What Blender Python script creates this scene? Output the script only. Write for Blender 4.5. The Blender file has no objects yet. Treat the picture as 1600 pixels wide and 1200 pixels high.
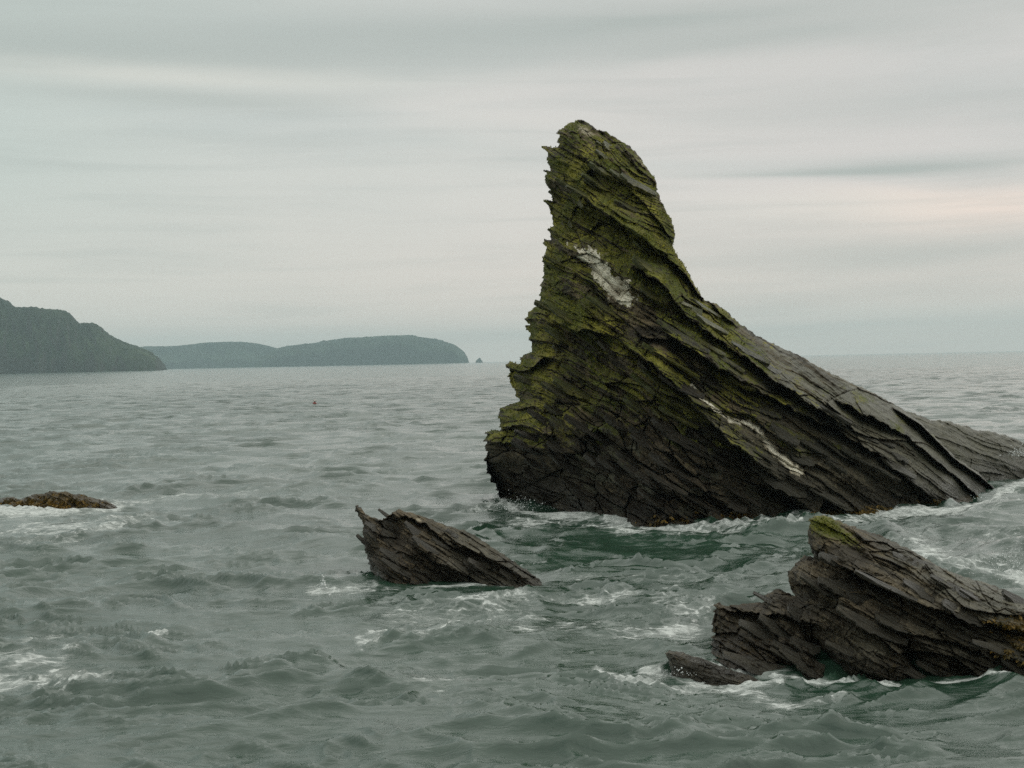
import bpy, math
import numpy as np
from mathutils import Matrix, Vector

scene = bpy.context.scene
COL = scene.collection

# ---------------------------------------------------------------- camera
F = 2222.0                       # focal length in pixels of a 1600 px wide frame
H = 6.0                          # eye height above the water
PITCH = math.atan(36.3 / F)
ROLL = math.radians(1.175)
fw = np.array([0, math.cos(PITCH), -math.sin(PITCH)])
U0 = np.array([0, math.sin(PITCH), math.cos(PITCH)])
R0 = np.array([1.0, 0, 0])
RT = math.cos(ROLL) * R0 - math.sin(ROLL) * U0
UP = math.sin(ROLL) * R0 + math.cos(ROLL) * U0
cd = bpy.data.cameras.new('camera')
cam = bpy.data.objects.new('camera', cd)
COL.objects.link(cam)
cd.sensor_width = 36.0
cd.lens = 36.0 * F / 1600.0
cd.clip_start = 0.1
cd.clip_end = 60000
m = Matrix(((RT[0], UP[0], -fw[0], 0), (RT[1], UP[1], -fw[1], 0), (RT[2], UP[2], -fw[2], H), (0, 0, 0, 1)))
cam.matrix_world = m
scene.camera = cam

# ---------------------------------------------------------------- light and exposure
SUN_EL, SUN_AZ = math.radians(56), math.radians(58)     # azimuth clockwise from +Y (into the picture)
scene.view_settings.view_transform = 'Standard'
scene.view_settings.look = 'None'
scene.view_settings.exposure = 0.2
scene.view_settings.gamma = 1.0
scene.view_settings.use_curve_mapping = False
scene.cycles.max_bounces = 5
scene.cycles.diffuse_bounces = 2
scene.cycles.glossy_bounces = 3
scene.cycles.volume_bounces = 1
scene.cycles.use_denoising = False
scene.cycles.sample_clamp_indirect = 1.5
scene.cycles.sample_clamp_direct = 4.0

world = bpy.data.worlds.new("World")
scene.world = world
world.use_nodes = True
wt = world.node_tree
wt.nodes.clear()


class NT:
    """tiny helper for node trees"""
    def __init__(self, tree):
        self.t = tree

    def n(self, typ, ins=None, **props):
        nd = self.t.nodes.new(typ)
        for k, v in props.items():
            setattr(nd, k, v)
        if ins:
            for k, v in ins.items():
                s = nd.inputs[k]
                if isinstance(v, bpy.types.NodeSocket):
                    self.t.links.new(v, s)
                else:
                    s.default_value = v
        return nd

    def math(self, op, a, b=None, c=None, clamp=False):
        nd = self.t.nodes.new('ShaderNodeMath')
        nd.operation = op
        nd.use_clamp = clamp
        for i, v in enumerate((a, b, c)):
            if v is None:
                continue
            if isinstance(v, bpy.types.NodeSocket):
                self.t.links.new(v, nd.inputs[i])
            else:
                nd.inputs[i].default_value = v
        return nd.outputs[0]

    def mix(self, fac, a, b, blend='MIX'):
        nd = self.t.nodes.new('ShaderNodeMix')
        nd.data_type = 'RGBA'
        nd.blend_type = blend
        for s, v in ((nd.inputs[0], fac), (nd.inputs[6], a), (nd.inputs[7], b)):
            if isinstance(v, bpy.types.NodeSocket):
                self.t.links.new(v, s)
            else:
                s.default_value = (v if not isinstance(v, tuple) else (v + (1,) if len(v) == 3 else v))
        return nd.outputs[2]

    def noise(self, vec, scale, detail=4, rough=0.55, dist=0.0):
        nd = self.n('ShaderNodeTexNoise', {'Vector': vec, 'Scale': scale, 'Detail': detail, 'Roughness': rough, 'Distortion': dist})
        return nd.outputs['Fac']

    def ramp(self, fac, lo, hi):
        nd = self.n('ShaderNodeMapRange', {'Value': fac, 'From Min': lo, 'From Max': hi}, interpolation_type='SMOOTHSTEP')
        return nd.outputs[0]

    def mapping(self, vec, scale=(1, 1, 1), rot=(0, 0, 0), loc=(0, 0, 0)):
        return self.n('ShaderNodeMapping', {'Vector': vec, 'Scale': scale, 'Rotation': rot, 'Location': loc}).outputs[0]


def pxdir(px, py):
    d = fw + RT * (px - 800) / F + UP * (600 - py) / F
    return d / np.linalg.norm(d)


w = NT(wt)
tc = w.n('ShaderNodeTexCoord').outputs['Generated']
sky = w.n('ShaderNodeTexSky', sky_type='NISHITA', sun_disc=False)
sky.sun_elevation = SUN_EL
sky.sun_rotation = SUN_AZ
sky.air_density = 1.2
sky.dust_density = 3.0
bg1 = w.n('ShaderNodeBackground', {'Color': sky.outputs[0], 'Strength': 0.05})
# overcast layer: soft stratus seen by direction
sep = w.n('ShaderNodeSeparateXYZ', {'Vector': tc})
X, Y, Z = sep.outputs
az = w.math('ARCTAN2', X, Y)                          # radians, 0 = straight ahead
el = w.math('ARCSINE', Z)
lay = w.n('ShaderNodeCombineXYZ', {'X': az, 'Y': w.math('MULTIPLY', el, 5.5), 'Z': 0.0}).outputs[0]
n1 = w.noise(w.mapping(lay, (1.6, 1.6, 1), loc=(3.1, 0.4, 0)), 1.6, 5, 0.5, 0.6)
n2 = w.noise(w.mapping(lay, (2.2, 6.0, 1), loc=(7.7, 2.4, 0)), 2.2, 6, 0.55, 0.4)
# broad colour: blue grey to the left, warm grey to the right, a little brighter upwards
lr = w.ramp(az, -0.42, 0.10)
base = w.mix(lr, (0.475, 0.525, 0.49), (0.598, 0.564, 0.540))
base = w.mix(w.math('MULTIPLY', w.ramp(n1, 0.35, 0.72), 0.5), base, (0.40, 0.45, 0.44))
hz = w.ramp(el, 0.16, 0.30)
base = w.mix(w.math('MULTIPLY', hz, 0.55), base, (0.405, 0.45, 0.42))


def blob(px, py, wx, wy, tilt=0.0):
    """soft ellipse in azimuth / elevation where a bank of cloud lies"""
    d = pxdir(px, py)
    a0 = math.atan2(d[0], d[1]); e0 = math.asin(d[2])
    da = w.math('SUBTRACT', az, a0)
    de = w.math('SUBTRACT', el, e0)
    de = w.math('ADD', de, w.math('MULTIPLY', da, -tilt))
    de = w.math('ADD', de, w.math('MULTIPLY', w.math('SUBTRACT', n1, 0.5), 0.035))
    a2 = w.math('POWER', w.math('ABSOLUTE', w.math('DIVIDE', da, wx / F)), 2.0)
    e2 = w.math('POWER', w.math('ABSOLUTE', w.math('DIVIDE', de, wy / F)), 2.0)
    r = w.math('ADD', a2, e2)
    r = w.math('ADD', r, w.math('MULTIPLY', w.math('SUBTRACT', n2, 0.5), 1.1))
    return w.math('EXPONENT', w.math('MULTIPLY', r, -1.0))


base = w.mix(w.math('MULTIPLY', w.ramp(el, 0.15, 0.01), 0.95), base, w.mix(w.ramp(az, -0.45, 0.15), (0.65, 0.62, 0.56), (0.72, 0.63, 0.56)))
dark = (0.345, 0.378, 0.355)
warm = (0.84, 0.68, 0.59)
pale = (0.63, 0.62, 0.565)
for (px, py, wx, wy, k, c) in [
        (180, 85, 700, 38, 0.65, dark), (900, 42, 700, 30, 0.7, dark), (300, 154, 270, 13, 0.5, dark),
        (1350, 170, 420, 55, 0.35, dark), (1370, 262, 230, 10, 0.9, dark), (1450, 385, 330, 28, 0.45, dark),
        (1440, 448, 260, 20, 0.22, dark), (300, 120, 420, 20, 0.5, pale), (1200, 70, 340, 24, 0.6, dark),
        (1570, 318, 250, 30, 0.95, warm), (1300, 330, 260, 26, 0.4, pale), (700, 270, 420, 120, 0.35, pale),
        (1500, 480, 400, 15, 0.35, pale)]:
    base = w.mix(w.math('MULTIPLY', blob(px, py, wx, wy), k), base, c)
base = w.mix(w.math('MULTIPLY', w.ramp(n2, 0.42, 0.75), 0.26), base, dark)
up = w.ramp(el, 0.25, 0.60)
base = w.mix(up, base, (0.62, 0.645, 0.615))
low = w.ramp(el, -0.004, -0.05)
base = w.mix(low, base, (0.16, 0.20, 0.18))
bg2 = w.n('ShaderNodeBackground', {'Color': base, 'Strength': 1.13})
add = w.n('ShaderNodeMixShader', {0: 0.93, 1: bg1.outputs[0], 2: bg2.outputs[0]})
w.n('ShaderNodeOutputWorld', {'Surface': add.outputs[0]})

sl = bpy.data.lights.new('sun', 'SUN')
sl.energy = 0.65
sl.angle = math.radians(120)
sl.color = (1.0, 0.95, 0.87)
so = bpy.data.objects.new('sun', sl)
COL.objects.link(so)
sd = Vector((math.sin(SUN_AZ) * math.cos(SUN_EL), math.cos(SUN_AZ) * math.cos(SUN_EL), math.sin(SUN_EL)))
so.rotation_euler = (-sd).to_track_quat('-Z', 'Y').to_euler()


# ---------------------------------------------------------------- helpers
def at(px, py, D):
    """points at forward distance D (metres) seen at photo pixel px, py"""
    px = np.asarray(px, float); py = np.asarray(py, float); D = np.asarray(D, float)
    a = (px - 800) / F; b = (600 - py) / F
    d = fw[None] + RT[None] * a.reshape(-1, 1) + UP[None] * b.reshape(-1, 1)
    k = D.reshape(-1, 1) / d[:, 1:2]
    return np.array([0, 0, H]) + d * k


def project(P):
    q = P - np.array([0, 0, H])
    z = q @ fw
    z = np.where(z > 0.01, z, 0.01)
    return 800 + F * (q @ RT) / z, 600 - F * (q @ UP) / z


def water_dist(px, py):
    a = (px - 800) / F; b = (600 - py) / F
    d = fw + RT * a + UP * b
    return -H / d[2] * d[1]


def hash2(ix, iy, seed=0):
    h = (ix.astype(np.int64) * 374761393 + iy.astype(np.int64) * 668265263 + seed * 2147483647 + 12345) & 0xFFFFFFFF
    h = ((h ^ (h >> 13)) * 1274126177) & 0xFFFFFFFF
    h = ((h ^ (h >> 16)) * 2246822519) & 0xFFFFFFFF
    h = (h ^ (h >> 15)) & 0xFFFFFF
    return h / float(0xFFFFFF)


def vnoise(x, y, seed=0):
    """gradient noise, about -1..1"""
    ix = np.floor(x); iy = np.floor(y)
    fx = x - ix; fy = y - iy
    ux = fx * fx * fx * (fx * (fx * 6 - 15) + 10); uy = fy * fy * fy * (fy * (fy * 6 - 15) + 10)
    out = 0
    for dx in (0, 1):
        for dy in (0, 1):
            a = hash2(ix + dx, iy + dy, seed) * 6.2831853
            g = np.cos(a) * (fx - dx) + np.sin(a) * (fy - dy)
            out = out + g * (ux if dx else 1 - ux) * (uy if dy else 1 - uy)
    return out * 1.5


def fbm(x, y, oct=4, seed=0, gain=0.5, lac=2.03):
    r = 0; a = 1.0
    for i in range(oct):
        r = r + a * vnoise(x, y, seed + i * 17)
        x = x * lac + 11.3; y = y * lac - 7.1
        a *= gain
    return r


def sst(x, lo, hi):
    t = np.clip((x - lo) / (hi - lo), 0, 1)
    return t * t * (3 - 2 * t)


def cell_facets(x, y, seed):
    """Voronoi cells, each a tilted flat facet with its own level: broken stone"""
    ix = np.floor(x); iy = np.floor(y)
    best = np.full(x.shape, 9e9); val = np.zeros(x.shape); edge = np.full(x.shape, 9e9)
    for dx in (-1, 0, 1):
        for dy in (-1, 0, 1):
            cx = ix + dx; cy = iy + dy
            px = cx + 0.15 + 0.7 * hash2(cx, cy, seed); py = cy + 0.15 + 0.7 * hash2(cx, cy, seed + 5)
            d = (x - px) ** 2 + (y - py) ** 2
            gx = hash2(cx, cy, seed + 9) - 0.5; gy = hash2(cx, cy, seed + 13) - 0.35
            v = (hash2(cx, cy, seed + 21) - 0.5) * 0.8 + gx * (x - px) * 1.3 + gy * (y - py) * 1.7
            m_ = d < best
            edge = np.where(m_, best, np.minimum(edge, d))
            val = np.where(m_, v, val)
            best = np.where(m_, d, best)
    return val, np.sqrt(edge) - np.sqrt(best)


def make_mesh(name, V, Q, mat, parent=None, smooth=False, attrs=None):
    me = bpy.data.meshes.new(name)
    V = np.asarray(V, np.float32)
    Q = np.asarray(Q, np.int32)
    k = Q.shape[1]
    me.vertices.add(len(V)); me.vertices.foreach_set('co', V.ravel())
    me.loops.add(Q.size); me.loops.foreach_set('vertex_index', Q.ravel())
    me.polygons.add(len(Q))
    me.polygons.foreach_set('loop_start', np.arange(0, Q.size, k, dtype=np.int32))
    try:
        me.polygons.foreach_set('loop_total', np.full(len(Q), k, np.int32))
    except Exception:
        pass
    me.update(calc_edges=True)
    me.polygons.foreach_set('use_smooth', np.full(len(Q), bool(smooth)))
    for nm, arr in (attrs or {}).items():
        a = me.attributes.new(nm, 'FLOAT_COLOR', 'POINT')
        a.data.foreach_set('color', np.asarray(arr, np.float32).ravel())
    me.materials.append(mat)
    o = bpy.data.objects.new(name, me)
    COL.objects.link(o)
    if parent is not None:
        o.parent = parent
    return o


def tag(o, label=None, cat=None, group=None, kind=None):
    if label: o['label'] = label
    if cat: o['category'] = cat
    if group: o['group'] = group
    if kind: o['kind'] = kind
    return o


def new_mat(name):
    mt = bpy.data.materials.new(name)
    mt.use_nodes = True
    mt.node_tree.nodes.clear()
    return mt, NT(mt.node_tree)


def poly_inside(poly, X, Y):
    ins = np.zeros(X.shape, bool)
    n = len(poly)
    for i in range(n):
        x1, y1 = poly[i]; x2, y2 = poly[(i + 1) % n]
        if y1 == y2:
            continue
        c = ((y1 > Y) != (y2 > Y))
        xi = (x2 - x1) * (Y - y1) / (y2 - y1) + x1
        ins ^= c & (X < xi)
    return ins


def seg_dist(pts, X, Y, closed=False):
    d = np.full(X.shape, 1e9)
    n = len(pts)
    for i in range(n if closed else n - 1):
        x1, y1 = pts[i]; x2, y2 = pts[(i + 1) % n]
        vx, vy = x2 - x1, y2 - y1
        L = vx * vx + vy * vy + 1e-9
        t = np.clip(((X - x1) * vx + (Y - y1) * vy) / L, 0, 1)
        d = np.minimum(d, (X - x1 - t * vx) ** 2 + (Y - y1 - t * vy) ** 2)
    return np.sqrt(d)


# ---------------------------------------------------------------- materials
def rock_material(name, tone=(0.140, 0.108, 0.056), angle=33.0, scale=1.0):
    """bedded slate; attribute masks: r moss, g white crust, b weed, a smooth grey slab"""
    mt, g = new_mat(name)
    co = g.n('ShaderNodeTexCoord').outputs['Object']
    att = g.n('ShaderNodeAttribute', attribute_name='masks')
    sp = g.n('ShaderNodeSeparateColor', {'Color': att.outputs['Color']})
    mo, wh, we = sp.outputs[0], sp.outputs[1], sp.outputs[2]
    gr = att.outputs['Alpha']
    a = math.radians(angle)
    bed = g.mapping(co, (0.55 * scale, 0.9 * scale, 4.2 * scale), rot=(0, 0, 0))
    rotd = g.n('ShaderNodeVectorRotate', {'Vector': co, 'Angle': -a}, rotation_type='Y_AXIS').outputs[0]
    bed = g.mapping(rotd, (0.28 * scale, 0.8 * scale, 5.5 * scale))
    nb = g.noise(bed, 1.3, 7, 0.6, 0.5)
    nf = g.noise(co, 5.5 * scale, 8, 0.66)
    nl = g.noise(co, 0.55 * scale, 4, 0.55)
    ng = g.noise(co, 26 * scale, 4, 0.7)
    c = g.mix(g.ramp(nb, 0.3, 0.72), tuple(x * 0.55 for x in tone), tuple(x * 1.7 for x in tone))
    c = g.mix(g.math('MULTIPLY', g.ramp(nl, 0.45, 0.7), 0.6), c, (0.075, 0.052, 0.032))
    c = g.mix(g.math('MULTIPLY', g.ramp(nf, 0.45, 0.75), 0.5), c, (0.155, 0.132, 0.088))
    nk = g.noise(g.mapping(rotd, (0.5 * scale, 0.8 * scale, 1.4 * scale), loc=(4, 9, 2)), 0.9, 5, 0.6, 0.4)
    zz = g.n('ShaderNodeSeparateXYZ', {'Vector': co}).outputs[2]
    zone = g.ramp(g.math('ADD', zz, g.math('MULTIPLY', g.math('SUBTRACT', nl, 0.5), 5.0 / scale)), 5.5 / scale, 1.0 / scale)
    blk = g.math('MAXIMUM', g.ramp(nk, 0.60, 0.44), g.math('MULTIPLY', zone, g.ramp(nf, 0.70, 0.45)))
    c = g.mix(g.math('MULTIPLY', blk, 0.82), c, (0.016, 0.0125, 0.008))
    # smooth slab: bluish grey
    cg = g.mix(g.ramp(nb, 0.35, 0.7), (0.070, 0.068, 0.042), (0.165, 0.162, 0.112))
    c = g.mix(g.math('MULTIPLY', gr, 0.85), c, cg)
    # moss
    nk0 = g.noise(g.mapping(rotd, (1.0 * scale, 1.2 * scale, 2.6 * scale), loc=(1, 5, 7)), 1.3, 5, 0.6, 0.6)
    mm = g.ramp(g.math('ADD', mo, g.math('MULTIPLY', g.math('SUBTRACT', nf, 0.5), 1.3)), 0.26, 0.55)
    mc = g.mix(g.ramp(nl, 0.38, 0.72), (0.105, 0.125, 0.014), (0.36, 0.325, 0.048))
    mc = g.mix(g.math('MULTIPLY', g.ramp(nk0, 0.42, 0.62), 0.5), mc, (0.085, 0.070, 0.028))
    mc = g.mix(g.math('MULTIPLY', g.ramp(nb, 0.4, 0.75), 0.55), mc, (0.135, 0.120, 0.050))
    mc = g.mix(g.math('MULTIPLY', g.ramp(ng, 0.45, 0.7), 0.6), mc, (0.045, 0.055, 0.014))
    c = g.mix(mm, c, mc)
    # weed / barnacle brown at the foot
    wm = g.ramp(g.math('ADD', we, g.math('MULTIPLY', g.math('SUBTRACT', nf, 0.5), 1.6)), 0.4, 0.7)
    wc = g.mix(g.ramp(ng, 0.35, 0.7), (0.055, 0.040, 0.018), (0.17, 0.115, 0.035))
    c = g.mix(g.math('MULTIPLY', wm, 0.8), c, wc)
    # white crust
    wv = g.ramp(g.math('ADD', wh, g.math('MULTIPLY', g.math('SUBTRACT', nf, 0.5), 1.7)), 0.40, 0.58)
    wcol = g.mix(g.ramp(g.math('ADD', g.math('MULTIPLY', ng, 0.5), g.math('MULTIPLY', wh, 0.55)), 0.45, 0.80), (0.30, 0.25, 0.155), (0.95, 0.89, 0.72))
    c = g.mix(wv, c, wcol)
    hgt = g.math('ADD', g.math('MULTIPLY', nb, 1.5), g.math('ADD', g.math('MULTIPLY', nf, 0.5), g.math('MULTIPLY', ng, 0.16)))
    bp = g.n('ShaderNodeBump', {'Height': hgt, 'Strength': 1.0, 'Distance': 0.16 / scale})
    ro = g.math('SUBTRACT', 0.78, g.math('MULTIPLY', gr, 0.34))
    ro = g.math('ADD', ro, g.math('MULTIPLY', mm, 0.2), clamp=True)
    wet = g.ramp(g.math('ADD', zz, g.math('MULTIPLY', g.math('SUBTRACT', nf, 0.5), 1.2 / scale)), 1.5 / scale, 0.3 / scale)
    ro = g.math('MULTIPLY', ro, g.math('SUBTRACT', 1.0, g.math('MULTIPLY', wet, 0.6)))
    c = g.mix(g.math('MULTIPLY', wet, 0.45), c, (0.012, 0.011, 0.010))
    p = g.n('ShaderNodeBsdfPrincipled', {'Base Color': c, 'Roughness': ro, 'Normal': bp.outputs[0], 'Specular IOR Level': 0.35})
    g.n('ShaderNodeOutputMaterial', {'Surface': p.outputs[0]})
    return mt


M_ROCK = rock_material('bedded_rock')
M_ROCK2 = rock_material('wet_rock', tone=(0.150, 0.114, 0.062), angle=30, scale=2.0)


# ---------------------------------------------------------------- rocks
def build_rock(name, top, bottom, DW, mid_off, lean, bulge, Rpx, strat, relief, seed, mat, maskf, step=1.0,
               jag=(3.0, 13.0), jagx=(0.0, 1.0), extra=None, ppm=40.0, back_step=None):
    """A rock from its outline: every point gets a real distance; the front is a relief of tilted
    beds and broken facets, the back bulges away behind it, and the foot goes on under water."""
    poly = top + bottom
    P = np.array(poly, float)
    x0, x1 = P[:, 0].min() - 8, P[:, 0].max() + 8
    y0, y1 = P[:, 1].min() - 8, P[:, 1].max() + 4
    xs = np.arange(x0, x1, step); ys = np.arange(y0, y1, step)
    X, Y = np.meshgrid(xs, ys)
    s, t = strat(X, Y)
    tj = t + 3 * fbm(X / 30, Y / 30, 2, seed + 3)
    u = tj / jag[1]
    cell = np.floor(u); fr = u - cell
    amp = jag[0] * (0.4 + 1.2 * hash2(cell, cell * 0, seed + 71)) * (0.35 + 1.1 * sst(vnoise(t / 45, t * 0 + 2.2, seed + 73), -0.4, 0.6)) * (jagx[1] + (1 - jagx[1]) * sst(X, jagx[0] + 50, jagx[0] - 20))
    Xw = X + amp * (fr - 0.6) * 1.6 + 1.6 * vnoise(X / 7, Y / 7, seed + 5)
    Yw = Y + 1.8 * vnoise(X / 9, Y / 6, seed + 6)
    bot = sst(Y, y1 - 40, y1 - 20)
    Xw = X + (Xw - X) * (1 - bot); Yw = Y + (Yw - Y) * (1 - bot)
    ins = poly_inside(poly, Xw, Yw)
    dist = np.where(ins, seg_dist(top, Xw, Yw), 0.0)
    Tw = t + 0.8 * relief['warp'] * fbm(X / 170, Y / 170, 2, seed + 8) + 0.10 * relief['warp'] * fbm(X / 25, Y / 25, 2, seed + 9)
    p = np.zeros(X.shape)
    for i, (T, A, L) in enumerate(relief['saw']):
        u = Tw / T + 0.45 * vnoise(Tw / (2.3 * T), s / (6 * T), seed + 31 + i) + 0.37 * i
        cell = np.floor(u); fr = u - cell
        sl_ = s / L + 7.3 * hash2(cell, cell * 0 + i, seed + 41)
        seg = np.floor(sl_ + 0.2 * vnoise(sl_ * 2.1, u * 1.5, seed + 77))
        ha = hash2(cell, seg, seed + 51 + i)
        fa = sst(fbm(s / (L * 1.3) + cell * 3.7, Tw / (T * 4), 2, seed + 61 + i), -0.6, 0.6)
        a_ = A * (0.25 + 0.75 * ha) * (0.35 + 0.65 * fa)
        prof = fr ** (0.8 + 1.2 * hash2(cell, seg, seed + 63)) - 0.45
        lip = sst(fr, 1.0, 0.90)                       # the lip turns under over a short run
        p += a_ * (prof * lip + (-0.45) * (1 - lip))
    # thick quiet beds next to zones of thin broken ones
    calmz = sst(fbm(s / 170, Tw / 42, 3, seed + 301), -0.45, 0.55)
    p = p * (0.45 + 0.85 * calmz)
    u = Tw / relief['joint'][0] + 0.5 * vnoise(X / 150, Y / 150, seed + 303)
    v_, e_ = cell_facets(s / (relief['joint'][0] * 3.2), u, seed + 305)
    p = p + relief['joint'][1] * (v_ - 0.2 * sst(e_, 0.03, 0.0))
    fz = 1.0 if 'fx' not in relief else (0.25 + 0.75 * sst(X, relief['fx'] + 120, relief['fx'] - 120))
    for (Tf, A) in relief['facet']:
        A = A * fz
        v, e = cell_facets((s + 5 * vnoise(X / 20, Y / 20, seed + 81)) / (Tf * 1.9), Tw / Tf, seed + 90 + int(Tf))
        p += A * (v - 0.22 * sst(e, 0.07, 0.0))
    p += relief['rough'] * fbm(X / 60, Y / 60, 5, seed + 15, 0.55)
    p += relief['fine'] * fbm(X / 5, Y / 5, 3, seed + 16, 0.6)
    if extra:
        p = extra(p, X, Y, s, Tw)
    dn = np.clip(dist / Rpx, 0, 1)
    B = bulge * np.sqrt(1 - (1 - dn) ** 2)
    wd = np.interp(X, [a[0] for a in DW], [a[1] for a in DW])
    wl = np.interp(X, [a[0] for a in DW], [a[2] for a in DW])
    hh = np.clip((wl - Y) / 100.0, -1, 10)
    Dm = wd + mid_off + lean * hh
    fade = np.clip(dist / (5.0), 0, 1)
    Df = Dm - B - p * np.where(X > 1390, np.clip(dist / 2.5, 0, 1), fade)
    pb = relief['rough'] * 3 * fbm(X / 55 + 9, Y / 55 + 5, 5, seed + 115, 0.55)
    Db = Dm + B * 1.15 + 0.2 - pb * fade + 0.15 * fade
    Df = np.minimum(Df, Db - 0.05 * fade)
    # masks
    gy = np.gradient(p, axis=0) * ppm / step        # + = faces the sky
    gy = np.clip(gy, -3, 3)
    mk = maskf(X, Y, gy, s, Tw, dist, seed)
    # topology
    idx = -np.ones(X.shape, np.int64)
    idx[ins] = np.arange(ins.sum())
    q = ins[:-1, :-1] & ins[1:, :-1] & ins[:-1, 1:] & ins[1:, 1:]
    a_, b_, c_, d_ = idx[:-1, :-1][q], idx[1:, :-1][q], idx[1:, 1:][q], idx[:-1, 1:][q]
    n = int(ins.sum())
    front = np.stack([a_, b_, c_, d_], 1)
    back = front[:, ::-1] + n
    qp = np.pad(q, 1)
    walls = []
    I = idx
    # edges: left, bottom, right, top of each quad whose neighbour is missing
    for (dy, dx, p1, p2) in ((0, -1, (0, 0), (1, 0)), (1, 0, (1, 0), (1, 1)), (0, 1, (1, 1), (0, 1)), (-1, 0, (0, 1), (0, 0))):
        nb = qp[1 + dy:qp.shape[0] - 1 + dy, 1 + dx:qp.shape[1] - 1 + dx]
        e = q & ~nb
        r, c = np.nonzero(e)
        v1 = I[r + p1[0], c + p1[1]]; v2 = I[r + p2[0], c + p2[1]]
        walls.append(np.stack([v2, v1, v1 + n, v2 + n], 1))
    Q = np.concatenate([front, back] + walls)
    Vf = at(X[ins], Y[ins], Df[ins]); Vb = at(X[ins], Y[ins], Db[ins])
    V = np.concatenate([Vf, Vb])
    used = np.zeros(len(V), bool); used[Q.ravel()] = True
    rem = np.cumsum(used) - 1
    Q = rem[Q]; V = V[used]
    mk0 = mk
    mk = [np.concatenate([k[ins], k[ins] * 0.8])[used] for k in mk]
    base = at([P[:, 0].mean()], [0], [np.mean([a[1] for a in DW]) + mid_off])[0]
    base[2] = 0
    o = make_mesh(name, V - base, Q, mat, None, False, {'masks': np.stack(mk, 1)})
    o.location = base
    return o, dict(mk=mk0, X=X, Y=Y, D=Df, ins=ins, x0=x0, y0=y0, step=step, base=base, dist=dist)


def strat_main(X, Y):
    ml = np.interp(Y, [180, 450, 620, 780], [0.75, 0.45, 0.28, 0.10])
    dx = X - 950
    H_ = 0.64 * dx + np.where(dx < 0, (0.64 - ml) * dx * dx / 380.0, 0)
    H_ = H_ - np.where(X > 1300, 0.0003 * (X - 1300) ** 2, 0)
    t = (Y - H_) * 0.84
    return (X * 0.84 + Y * 0.54), t


def blobf(X, Y, cx, cy, rx, ry, ang=0.0):
    a = math.radians(ang)
    dx = X - cx; dy = Y - cy
    u = dx * math.cos(a) + dy * math.sin(a); v = -dx * math.sin(a) + dy * math.cos(a)
    return np.exp(-((u / rx) ** 2 + (v / ry) ** 2))


def ledge(p, X, Y, pts, w_, amp, rec, R, seed, drop=3.0, wob=5.0):
    """a bed that stands proud: rises gently to a lip, then is cut back underneath"""
    xs = [a[0] for a in pts]; ys = [a[1] for a in pts]
    yl = np.interp(X, xs, ys) + wob * fbm(X / 35, X * 0 + seed, 4, seed, 0.6)
    dy = Y - yl
    f = sst(X, xs[0] - 5, xs[0] + 25) * (1 - sst(X, xs[-1] - 30, xs[-1] + 10))
    mod = 0.75 + 0.4 * fbm(X / 50, X * 0 + 3.3, 3, seed + 4)
    up_ = np.where(dy <= 0, np.clip(1 + dy / w_, 0, 1), np.clip(1 - dy / drop, 0, 1))
    under = np.where(dy > 0, np.clip(dy / drop, 0, 1) * np.exp(-np.clip(dy - drop, 0, None) / R), 0)
    return p + f * mod * (amp * up_ - rec * under)


main_top = [(838, 815), (838, 808), (819, 796), (800, 786), (781, 778), (773, 772), (776, 764), (768, 753), (760, 735), (756, 718), (760, 709),
            (757, 700), (756, 688), (759, 674), (768, 671), (778, 672), (781, 662), (778, 650), (781, 637), (790, 634), (800, 631), (810, 626), (803, 612),
            (794, 593), (795, 582), (789, 569), (797, 564), (814, 569), (811, 558), (832, 547), (826, 530), (827, 519),
            (818, 509), (826, 506), (818, 498), (826, 488), (834, 480), (842, 474), (843, 446), (849, 429), (848, 406), (852, 387),
            (847, 372), (861, 375), (857, 361), (864, 347), (859, 330), (848, 310), (862, 314), (860, 299), (849, 282),
            (853, 273), (846, 264), (860, 267), (852, 253), (855, 243), (846, 226), (862, 232), (872, 227), (870, 214),
            (872, 202), (881, 200), (884, 192), (896, 190), (904, 185), (916, 190), (932, 202), (944, 204), (967, 218),
            (984, 227), (998, 242), (1015, 267), (1026, 282), (1027, 299), (1038, 324), (1050, 344), (1056, 367),
            (1052, 384), (1059, 401), (1071, 415), (1085, 443), (1100, 467), (1120, 474), (1137, 486), (1150, 500),
            (1180, 522), (1210, 537), (1247, 554), (1285, 575), (1322, 594), (1367, 614), (1405, 635), (1440, 660), (1469, 690),
            (1499, 719), (1529, 738), (1557, 765), (1562, 775)]
main_bottom = [(1560, 820), (1400, 842), (1040, 862), (850, 846)]
main_DW = [(740, 59.0, 790), (800, 57, 797), (838, 55.1, 806), (930, 53.6, 808), (1000, 51.6, 817), (1040, 50.6, 823), (1150, 51.4, 817), (1250, 52.4, 809),
           (1380, 53.4, 801), (1480, 54.6, 799), (1540, 57.5, 788), (1570, 60, 770)]


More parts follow.
